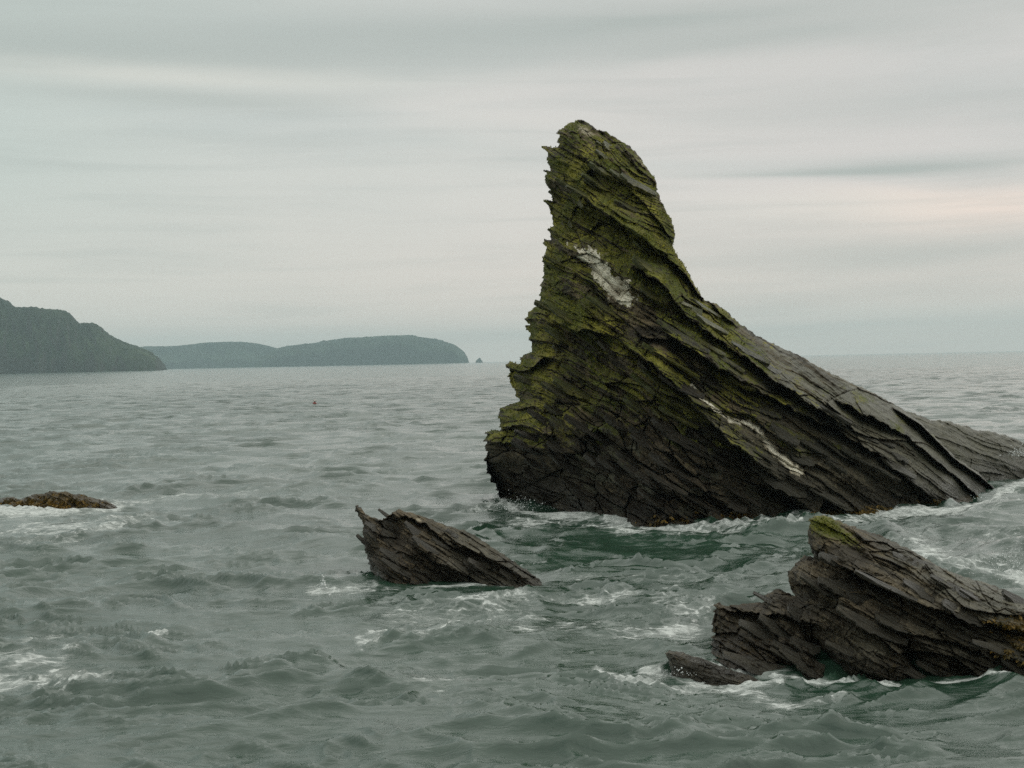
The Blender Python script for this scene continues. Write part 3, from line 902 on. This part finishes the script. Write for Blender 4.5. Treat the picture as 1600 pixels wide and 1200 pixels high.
# ---------------------------------------------------------------- sea
def sea_mesh():
    az = [0.0]
    # dense across the view, coarser to the sides and behind
    a = 0.0
    pos = []
    st_ = 0.105
    while a < 180:
        pos.append(a)
        if a > 23.5:
            st_ = min(st_ * 1.12, 5.0)
        a += st_
    pos = np.array(pos)
    az = np.concatenate([-pos[1:][::-1], pos])
    az = np.clip(az, -180, 180)
    r = [2.0]
    while r[-1] < 11500:
        q = r[-1]
        if q < 17:
            dr = 0.35
        elif q < 600:
            dr = max(0.05, q * 0.0031)
        else:
            dr = q * 0.008
        r.append(q + dr)
    r = np.array(r)
    A, R_ = np.meshgrid(np.radians(az), r)
    jitter = 1.0
    x = np.sin(A) * R_; y = np.cos(A) * R_
    dr = np.gradient(r)[:, None] * np.ones_like(A)
    da = np.abs(np.gradient(np.radians(az)))[None, :] * R_
    sp = np.maximum(dr, da * 0.8)
    rng = np.random.default_rng(77)
    h = np.zeros_like(x); dxs = np.zeros_like(x); dys = np.zeros_like(x)
    crest = np.zeros_like(x)
    # agitation: choppier by the rocks, calmer in the left foreground
    gust = 0.85 + 0.45 * fbm(x / 38, y / 60, 3, 501)
    gust = np.clip(gust, 0.8, 1.5)
    calm = 1 - 0.15 * np.exp(-((x + 4) / 9) ** 2 - ((y - 21) / 7) ** 2)
    lam = np.exp(rng.uniform(np.log(0.36), np.log(9.0), 100))
    patch = np.clip(0.75 + 0.9 * fbm(x / 5.5, y / 7.5, 4, 701, 0.6), 0.15, 1.9)
    lam = np.sort(lam)
    wx = x + 1.6 * fbm(x / 11, y / 11, 2, 601); wy = y + 1.6 * fbm(x / 11, y / 11, 2, 602)
    for L in lam:
        k = 2 * math.pi / L
        spread = 0.75 if L < 3 else 0.45
        th = math.radians(-100) + rng.normal() * spread      # travelling towards the shore
        amp = 0.0080 * L ** 0.95 * (0.6 + 0.8 * rng.random())
        if L < 1.6:
            amp *= 0.55
        if L > 2.6:
            amp *= (2.6 / L) ** 1.0
        ph = rng.uniform(0, 6.28)
        cx, cy = math.cos(th), math.sin(th)
        w_ = sst(L / sp, 2.2, 4.5)
        if w_.max() <= 0:
            continue
        a_ = amp * w_ * gust * calm * (patch if L < 3.0 else 1.0)
        arg = k * (wx * cx + wy * cy) + ph
        sn, cs = np.sin(arg), np.cos(arg)
        h += a_ * sn
        q = min(0.9, 0.9)
        dxs += q * a_ * cx * cs; dys += q * a_ * cy * cs
        if L < 8:
            crest += a_ * k * sn
    h += 0.028 * fbm(x / 0.8, y / 0.6, 2, 605) * sst(0.9 / sp, 2, 4) * gust * patch
    crsum = np.zeros_like(x)
    # short breaking crests: sharp ridges with long flat backs between them
    for (lx, ly, A_, sd_, ex) in ((5.5, 2.4, 0.28, 711, 2.4), (3.2, 1.15, 0.31, 712, 2.8), (1.7, 0.62, 0.23, 713, 2.5), (0.95, 0.36, 0.12, 714, 2.2)):
        bx = wx + 0.3 * lx * vnoise(x / lx, y / lx, sd_ + 5); by = wy + 0.25 * x * 0 + 0.5 * ly * vnoise(x / (2.2 * lx), y / lx, sd_ + 7)
        cr_ = np.clip(1 - 1.9 * np.abs(vnoise(bx / lx + 3.3, by / ly, sd_)), 0, 1) ** ex
        pm = sst(fbm(x / (1.9 * lx), y / (3.5 * ly), 3, sd_ + 9), -0.15, 0.65)
        if sd_ <= 712: crsum = crsum + np.clip(cr_ * pm - 0.75, 0, 1) * 2.0
        h += A_ * cr_ * pm * sst(ly / sp, 2.6, 5.5) * gust * calm
    V = np.stack([x + dxs, y + dys, h], -1).reshape(-1, 3)
    n, m_ = x.shape
    idx = np.arange(n * m_).reshape(n, m_)
    Q = np.stack([idx[:-1, :-1], idx[:-1, 1:], idx[1:, 1:], idx[1:, :-1]], -1).reshape(-1, 4)
    # ---- foam field on the surface
    P0 = np.stack([x, y, np.zeros_like(x)], -1).reshape(-1, 3)
    px, py = project(P0)
    px = px.reshape(x.shape); py = py.reshape(x.shape)
    front = (y > 5)
    f = np.zeros_like(x)

    def line(pts, wd, k):
        d = seg_dist(pts, px, (py))
        return k * np.exp(-(d / wd) ** 2)
    near = front & (py < 1300) & (px > -400) & (px < 2000) & (R_ < 400)
    foam = []
    main_w = [(775, 776), (800, 795), (838, 809), (930, 812), (985, 817), (1040, 827), (1150, 822), (1250, 814), (1380, 805), (1500, 802), (1545, 790), (1565, 772), (1620, 760)]
    f = np.maximum(f, line(main_w, 6, 1.0))
    f = np.maximum(f, line([(800, 815), (900, 822), (1000, 835), (1100, 832), (1250, 826)], 13, 0.62))
    f = np.maximum(f, line([(1300, 822), (1420, 812), (1560, 797), (1640, 777)], 12, 0.52))
    f = np.maximum(f, line([(1560, 770), (1600, 757), (1660, 745)], 9, 0.72))
    f = np.maximum(f, line([(1430, 855), (1520, 885), (1640, 900)], 20, 0.68))
    f = np.maximum(f, line([(1560, 895), (1600, 905), (1660, 935)], 14, 0.95))
    f = np.maximum(f, line([(1100, 1040), (1125, 1046), (1161, 1051), (1240, 1052), (1262, 1062), (1375, 1066), (1472, 1068), (1525, 1064), (1600, 1076), (1680, 1086)], 5, 0.85))
    f = np.maximum(f, line([(930, 1040), (980, 1062), (1060, 1072), (1130, 1072), (1200, 1085)], 8, 0.9))
    f = np.maximum(f, line([(1000, 1045), (1060, 1058), (1140, 1066), (1220, 1062)], 9, 0.75))
    f = np.maximum(f, line([(1150, 1078), (1240, 1096), (1330, 1088)], 9, 0.55))
    f = np.maximum(f, line([(1020, 945), (1110, 955), (1090, 985), (980, 1000)], 14, 0.6))
    f = np.maximum(f, line([(586, 922), (640, 920), (740, 913), (850, 914)], 4, 0.65))
    f = np.maximum(f, line([(480, 922), (530, 925), (586, 920)], 7, 0.75))
    f = np.maximum(f, line([(560, 1005), (620, 990), (680, 970), (740, 950), (830, 955)], 12, 0.58))
    f = np.maximum(f, line([(600, 962), (700, 950), (790, 935), (900, 940), (1000, 930)], 9, 0.5))
    f = np.maximum(f, line([(640, 1060), (680, 1085), (720, 1060)], 18, 0.42))
    f = np.maximum(f, line([(-60, 797), (20, 800), (100, 800), (185, 793)], 11, 0.95))
    f = np.maximum(f, line([(-60, 820), (60, 825), (160, 828), (240, 815)], 15, 0.62))
    f = np.maximum(f, line([(180, 790), (280, 778), (400, 768)], 7, 0.5))
    f = np.maximum(f, line([(-60, 1010), (20, 1030), (90, 1045), (120, 1020)], 14, 0.6))
    f = np.maximum(f, line([(-60, 1065), (20, 1072), (110, 1072), (170, 1060)], 15, 0.92))
    f = np.maximum(f, line([(30, 1005), (80, 985), (120, 985)], 8, 0.65))
    f = np.maximum(f, line([(215, 992), (260, 990)], 5, 0.8))
    f = np.maximum(f, line([(735, 945), (765, 945)], 5, 0.75))
    f = np.maximum(f, line([(880, 905), (1000, 915), (1150, 925), (1210, 900)], 14, 0.35))
    f = np.maximum(f, line([(1290, 1120), (1450, 1110), (1600, 1115)], 20, 0.12))
    f = np.maximum(f, line([(740, 800), (790, 790), (830, 806)], 9, 0.7))
    f = np.where(near, f, 0)
    crest_n = crest / 0.9
    f = np.maximum(f, line([(620, 985), (760, 975), (900, 985), (1040, 990)], 36, 0.44))
    f = np.maximum(f, line([(640, 1075), (740, 1060), (900, 1040)], 26, 0.24))
    f = np.maximum(f, line([(1380, 850), (1480, 835), (1600, 830)], 34, 0.36))
    f = np.maximum(f, line([(0, 850), (120, 845)], 26, 0.42))
    f = np.maximum(f, line([(0, 1040), (90, 1060)], 46, 0.52))
    f = np.maximum(f, line([(1150, 1110), (1400, 1105), (1600, 1100)], 22, 0.16))
    f = np.where(near, f, 0)
    f = f * (1 + 0.35 * fbm(x / 1.6, y / 1.2, 3, 655))
    f = f + (0.08 * sst(crest_n, 0.35, 1.1) + 0.10 * sst(fbm(x / 3.0, y / 3.0, 4, 650), 0.1, 0.9)) * near
    rough_far = sst(R_, 35, 320)
    mk = np.stack([f, sst(crest_n, -0.3, 1.0), rough_far, np.ones_like(f)], -1).reshape(-1, 4)
    return V, Q, np.clip(mk, 0, 1)


def sea_material():
    mt, g = new_mat('sea_water')
    co = g.n('ShaderNodeTexCoord').outputs['Object']
    att = g.n('ShaderNodeAttribute', attribute_name='masks')
    sp = g.n('ShaderNodeSeparateColor', {'Color': att.outputs['Color']})
    fo, cr, far = sp.outputs
    v1 = g.mapping(co, (1.0, 1.5, 1.0), rot=(0, 0, 0.15))
    na = g.noise(v1, 0.9, 6, 0.62, 0.8)
    nb = g.noise(v1, 4.2, 6, 0.68, 1.0)
    nc = g.noise(co, 0.06, 3, 0.5)
    # lace: thin bright walls between dark holes
    wrp = g.n('ShaderNodeVectorMath', {0: v1, 1: g.n('ShaderNodeVectorMath', {0: g.n('ShaderNodeTexNoise', {'Vector': v1, 'Scale': 2.2, 'Detail': 3.0}).outputs['Color'], 1: (0.9, 0.9, 0.9)}, operation='MULTIPLY').outputs[0]}, operation='ADD').outputs[0]
    vo = g.n('ShaderNodeTexVoronoi', {'Vector': wrp, 'Scale': 1.9}, feature='DISTANCE_TO_EDGE').outputs['Distance']
    lace = g.ramp(vo, 0.16, 0.0)
    sv = g.mapping(wrp, (0.55, 1.0, 1.0))
    nd_ = g.noise(sv, 3.0, 7, 0.7, 0.6)
    pat = g.math('ADD', g.math('MULTIPLY', g.ramp(na, 0.30, 0.70), 0.34), g.math('MULTIPLY', g.ramp(nd_, 0.30, 0.70), 0.46))
    pat = g.math('ADD', pat, g.math('MULTIPLY', g.ramp(vo, 0.0, 0.22), 0.26))
    df = g.math('SUBTRACT', fo, pat)
    solid = g.math('MULTIPLY', g.ramp(df, -0.03, 0.30), g.math('ADD', 0.45, g.math('MULTIPLY', g.ramp(nb, 0.35, 0.62), 0.5)))
    film = g.math('MULTIPLY', g.math('MULTIPLY', g.ramp(df, -0.24, 0.06), g.ramp(nd_, 0.35, 0.62)), 0.34)
    mask = g.math('MAXIMUM', solid, film)
    deep = g.mix(g.ramp(nc, 0.35, 0.65), (0.020, 0.052, 0.031), (0.034, 0.070, 0.046))
    deep = g.mix(g.math('MULTIPLY', g.ramp(na, 0.45, 0.7), 0.45), deep, (0.014, 0.042, 0.024))
    col = g.mix(mask, deep, (0.72, 0.75, 0.71))
    # ripples
    r1 = g.noise(g.mapping(co, (0.8, 2.0, 1.0), rot=(0, 0, 0.22)), 2.3, 6, 0.62, 0.8)
    r2 = g.noise(g.mapping(co, (1.0, 1.6, 1.0), rot=(0, 0, -0.3)), 7.5, 4, 0.6, 0.3)
    r3 = g.noise(g.mapping(co, (0.35, 1.0, 1.0), rot=(0, 0, 0.1)), 0.45, 5, 0.62, 0.2)
    hh = g.math('ADD', g.math('MULTIPLY', r1, 0.042), g.math('MULTIPLY', r2, 0.005))
    hh = g.math('ADD', hh, g.math('MULTIPLY', g.math('MULTIPLY', g.ramp(r3, 0.50, 0.70), far), 0.55))
    hh = g.math('ADD', hh, g.math('MULTIPLY', mask, 0.03))
    bp = g.n('ShaderNodeBump', {'Height': hh, 'Strength': 0.75, 'Distance': 1.0})
    ro = g.math('ADD', 0.06, g.math('MULTIPLY', mask, 0.6))
    ro = g.math('ADD', ro, g.math('MULTIPLY', far, 0.06), clamp=True)
    p = g.n('ShaderNodeBsdfPrincipled', {'Base Color': col, 'Roughness': ro, 'IOR': 1.6, 'Normal': bp.outputs[0]})
    g.n('ShaderNodeOutputMaterial', {'Surface': p.outputs[0]})
    return mt


M_SEA = sea_material()
V, Q, mk = sea_mesh()
print('sea quads', len(Q))
sea = make_mesh('sea', V, Q, M_SEA, None, True, {'masks': mk})
tag(sea, kind='structure')


# ---------------------------------------------------------------- far land
def land_material(name, green, rock, sc):
    mt, g = new_mat(name)
    co = g.n('ShaderNodeTexCoord').outputs['Object']
    geo = g.n('ShaderNodeNewGeometry')
    nz = g.n('ShaderNodeSeparateXYZ', {'Vector': geo.outputs['Normal']}).outputs[2]
    n = g.noise(co, 0.005 * sc, 6, 0.62)
    n2 = g.noise(g.mapping(co, (1, 1, 0.5)), 0.014 * sc, 6, 0.65)
    c = g.mix(g.ramp(n, 0.38, 0.65), green, tuple(x * 2.4 for x in green))
    c = g.mix(g.math('MULTIPLY', g.ramp(n2, 0.45, 0.7), 0.6), c, tuple(x * 0.55 for x in green))
    st = g.ramp(g.math('ADD', nz, g.math('MULTIPLY', g.math('SUBTRACT', n2, 0.5), 0.8)), 0.75, 0.40)
    c = g.mix(g.math('MULTIPLY', st, 0.8), c, g.mix(n2, tuple(x * 0.5 for x in rock), tuple(x * 1.6 for x in rock)))
    p = g.n('ShaderNodeBsdfPrincipled', {'Base Color': c, 'Roughness': 0.95, 'Specular IOR Level': 0.1})
    g.n('ShaderNodeOutputMaterial', {'Surface': p.outputs[0]})
    return mt


M_HEAD = land_material('headland_turf', (0.022, 0.031, 0.014), (0.044, 0.038, 0.030), 1.0)
M_ISLE = land_material('far_island_turf', (0.022, 0.030, 0.020), (0.032, 0.032, 0.030), 0.6)


def land(name, prof, D0, depth, mat, seed, peak=0.45, nx=420, ny=120, cliff=0.20):
    """terrain whose skyline follows prof (pixels), lying from D0 to D0+depth metres away"""
    pxs = np.linspace(prof[0][0], prof[-1][0], nx)
    top = np.interp(pxs, [a[0] for a in prof], [a[1] for a in prof])
    v = np.linspace(0, 1, ny)
    PX, VV = np.meshgrid(pxs, v)
    Dp = D0 + depth * peak
    zt = at(pxs, top, np.full(nx, Dp))[:, 2]
    zt = np.maximum(zt, 0)
    zt = zt + 0.007 * zt.max() * fbm(pxs / 6, pxs * 0, 3, seed) * sst(zt, 0, 10)
    e = np.minimum(sst(pxs, prof[0][0], prof[0][0] + 2), 1 - sst(pxs, prof[-1][0] - 2, prof[-1][0]))
    f = np.where(VV < peak, VV / peak, 1 - (VV - peak) / (1 - peak))
    # cliff at the shore, then a slope up to the crest; gullies cut into it
    gul = fbm(PX / 26 + VV * 2.2, VV * 5 + PX / 60, 5, seed + 3, 0.6) * 0.8
    ff = np.clip(f + 0.10 * gul * (1 - f) * sst(f, 0.0, 0.2), 0, 1)
    shape = cliff * sst(ff, 0.0, 0.07) + (1 - cliff) * np.sin(ff * math.pi / 2) ** 0.95
    shape *= 1 + 0.30 * gul * (1 - f) * sst(f, 0, 0.1)
    z = zt[None, :] * shape * e[None, :] - 1.2 * (1 - sst(ff, 0, 0.04)) - 0.5
    x0 = at(pxs, np.full(nx, 570.0), np.full(nx, Dp))[:, 0] / Dp
    D = D0 + depth * VV + depth * 0.05 * fbm(PX / 30, VV * 0.5, 3, seed + 9) * (1 - f)
    x = x0[None, :] * (Dp + (D - Dp) * 0.85)
    Vv = np.stack([x, D, z], -1).reshape(-1, 3)
    idx = np.arange(nx * ny).reshape(ny, nx)
    Qq = np.stack([idx[:-1, :-1], idx[:-1, 1:], idx[1:, 1:], idx[1:, :-1]], -1).reshape(-1, 4)
    o = make_mesh(name, Vv, Qq, mat, None, True)
    tag(o, kind='structure')
    return o


land('headland', [(-330, 470), (-240, 440), (-150, 432), (-60, 440), (0, 462), (12, 470), (25, 479), (45, 481), (65, 481), (97, 484), (112, 490), (119, 498), (126, 506), (135, 504), (147, 504),
                  (160, 511), (172, 522), (186, 530), (203, 537), (215, 540), (235, 549), (246, 557), (251, 566), (253, 576)], 3300, 900, M_HEAD, 5, nx=520, ny=150, peak=0.42, cliff=0.13)
land('island', [(180, 548), (227, 541), (255, 541), (280, 540), (315, 536), (350, 534), (376, 534), (400, 536), (420, 540), (437, 545), (460, 556), (480, 572)], 7400, 1200, M_ISLE, 15)
land('island', [(400, 572), (412, 556), (430, 545), (445, 542), (462, 539), (490, 536), (515, 532), (540, 528), (565, 527), (590, 525), (620, 524), (640, 523), (655, 526), (668, 528), (682, 529),
                (697, 534), (710, 538), (718, 543), (726, 550), (731, 559), (733, 568)], 6800, 1200, M_ISLE, 25, cliff=0.5)

# tiny far sea stack off the island's tip
n_ = 26
vv = []; qq = []
rng = np.random.default_rng(9)
c0 = at([748], [566], [7000])[0]
rings = 9
for k in range(rings):
    f = k / (rings - 1)
    for j in range(n_):
        a = 2 * math.pi * j / n_
        rad = 19 * (1 - f) ** 0.8 * (1 + 0.22 * math.sin(3 * a + k) + 0.1 * rng.normal()) + 0.6
        vv.append((rad * math.cos(a) + 5 * f, rad * math.sin(a), -2 + 27 * f))
for k in range(rings - 1):
    for j in range(n_):
        qq.append((k * n_ + j, k * n_ + (j + 1) % n_, (k + 1) * n_ + (j + 1) % n_, (k + 1) * n_ + j))
o = make_mesh('distant_rock', np.array(vv), np.array(qq), M_ISLE)
o.location = (c0[0], c0[1], 0)
tag(o, 'tiny hazy pointed rock standing in the sea just off the tip of the far island', 'rock')


# ---------------------------------------------------------------- buoy
def simple_mat(name, col, rough=0.5):
    mt, g = new_mat(name)
    co = g.n('ShaderNodeTexCoord').outputs['Object']
    n = g.noise(co, 6, 4, 0.6)
    c = g.mix(g.ramp(n, 0.4, 0.75), col, tuple(x * 0.6 for x in col))
    p = g.n('ShaderNodeBsdfPrincipled', {'Base Color': c, 'Roughness': rough})
    g.n('ShaderNodeOutputMaterial', {'Surface': p.outputs[0]})
    return mt


def lathe(name, prof, mat, parent, seg=20):
    V = []; Q = []
    for (r_, z) in prof:
        for j in range(seg):
            a = 2 * math.pi * j / seg
            V.append((r_ * math.cos(a), r_ * math.sin(a), z))
    for k in range(len(prof) - 1):
        for j in range(seg):
            Q.append((k * seg + j, k * seg + (j + 1) % seg, (k + 1) * seg + (j + 1) % seg, (k + 1) * seg + j))
    return make_mesh(name, np.array(V), np.array(Q), mat, parent, True)


bD = water_dist(491.5, 632.0)
bp_ = at([491.5], [632.0], [bD])[0]
buoy = bpy.data.objects.new('buoy', None)
COL.objects.link(buoy)
buoy.location = (bp_[0], bp_[1], 0.05)
buoy.rotation_euler = (0.06, 0.1, 0)
buoy.scale = (0.75, 0.75, 0.7)
tag(buoy, 'small red mooring buoy with a pale top floating on open water', 'buoy')
lathe('float', [(0.02, -0.25), (0.28, -0.2), (0.40, 0.0), (0.42, 0.18), (0.36, 0.34), (0.2, 0.42), (0.01, 0.44)], simple_mat('dark_red_float', (0.28, 0.035, 0.025)), buoy)
lathe('top_mark', [(0.01, 0.44), (0.13, 0.45), (0.14, 0.52), (0.30, 0.60), (0.36, 0.78), (0.28, 0.96), (0.12, 1.02), (0.01, 1.03)], simple_mat('white_float', (0.62, 0.58, 0.54)), buoy)
lathe('mooring_ring', [(0.03, 1.02), (0.06, 1.04), (0.06, 1.12), (0.02, 1.15), (0.01, 1.15)], simple_mat('dull_steel', (0.2, 0.2, 0.2)), buoy, 10)

# ---------------------------------------------------------------- spray
M_SPRAY, g = new_mat('spray_droplets')
p = g.n('ShaderNodeBsdfPrincipled', {'Base Color': (0.78, 0.80, 0.78, 1), 'Roughness': 0.35})
g.n('ShaderNodeOutputMaterial', {'Surface': p.outputs[0]})


def spray(spots, seed):
    rng = np.random.default_rng(seed)
    V = []; Q = []
    oc = np.array([(1, 0, 0), (0, 1, 0), (-1, 0, 0), (0, -1, 0), (0, 0, 1.3), (0, 0, -1.3)], float)
    tr = [(0, 1, 4), (1, 2, 4), (2, 3, 4), (3, 0, 4), (1, 0, 5), (2, 1, 5), (3, 2, 5), (0, 3, 5)]
    for (px, py, D, rx, rz, n, sz) in spots:
        c = at([px], [py], [D])[0]
        for k in range(n):
            h_ = abs(rng.normal()) * rz
            q = c + np.array([rng.normal() * rx * (1 - 0.5 * min(1, h_ / rz / 2)), rng.normal() * rx * 0.6, h_])
            s_ = sz * rng.lognormal(0, 0.5)
            b0 = len(V)
            V.extend(list(q + oc * s_))
            Q.extend([tuple(b0 + i for i in t_) for t_ in tr])
    o = make_mesh('sea_spray', np.array(V), np.array(Q), M_SPRAY)
    tag(o, 'fine white spray thrown up where waves hit the rocks', 'spray', None, 'stuff')


spray([(1590, 900, water_dist(1590, 908), 0.9, 0.30, 1100, 0.006), (1575, 880, water_dist(1580, 900), 0.7, 0.4, 500, 0.005), (1570, 785, water_dist(1570, 785), 1.0, 0.2, 120, 0.010),
       (505, 921, water_dist(505, 921), 0.05, 0.16, 90, 0.010), (800, 795, water_dist(805, 800), 0.9, 0.20, 500, 0.008), (1075, 1052, water_dist(1075, 1056), 0.25, 0.06, 160, 0.006),
       (1596, 712, 64, 0.45, 0.22, 420, 0.009)], 31)

# ---------------------------------------------------------------- haze
hv = np.array([(x, y, z) for z in (-3.0, 265.0) for (x, y) in ((-12500, -12500), (12500, -12500), (12500, 12500), (-12500, 12500))], float)
hq = np.array([(3, 2, 1, 0), (4, 5, 6, 7), (0, 1, 5, 4), (1, 2, 6, 5), (2, 3, 7, 6), (3, 0, 4, 7)])
M_HAZE, g = new_mat('sea_haze')
pv = g.n('ShaderNodeVolumePrincipled', {'Color': (0.71, 0.90, 0.95, 1), 'Density': 0.000098, 'Anisotropy': 0.0})
g.n('ShaderNodeOutputMaterial', {'Volume': pv.outputs[0]})
haze = make_mesh('haze', hv, hq, M_HAZE)
tag(haze, kind='stuff')
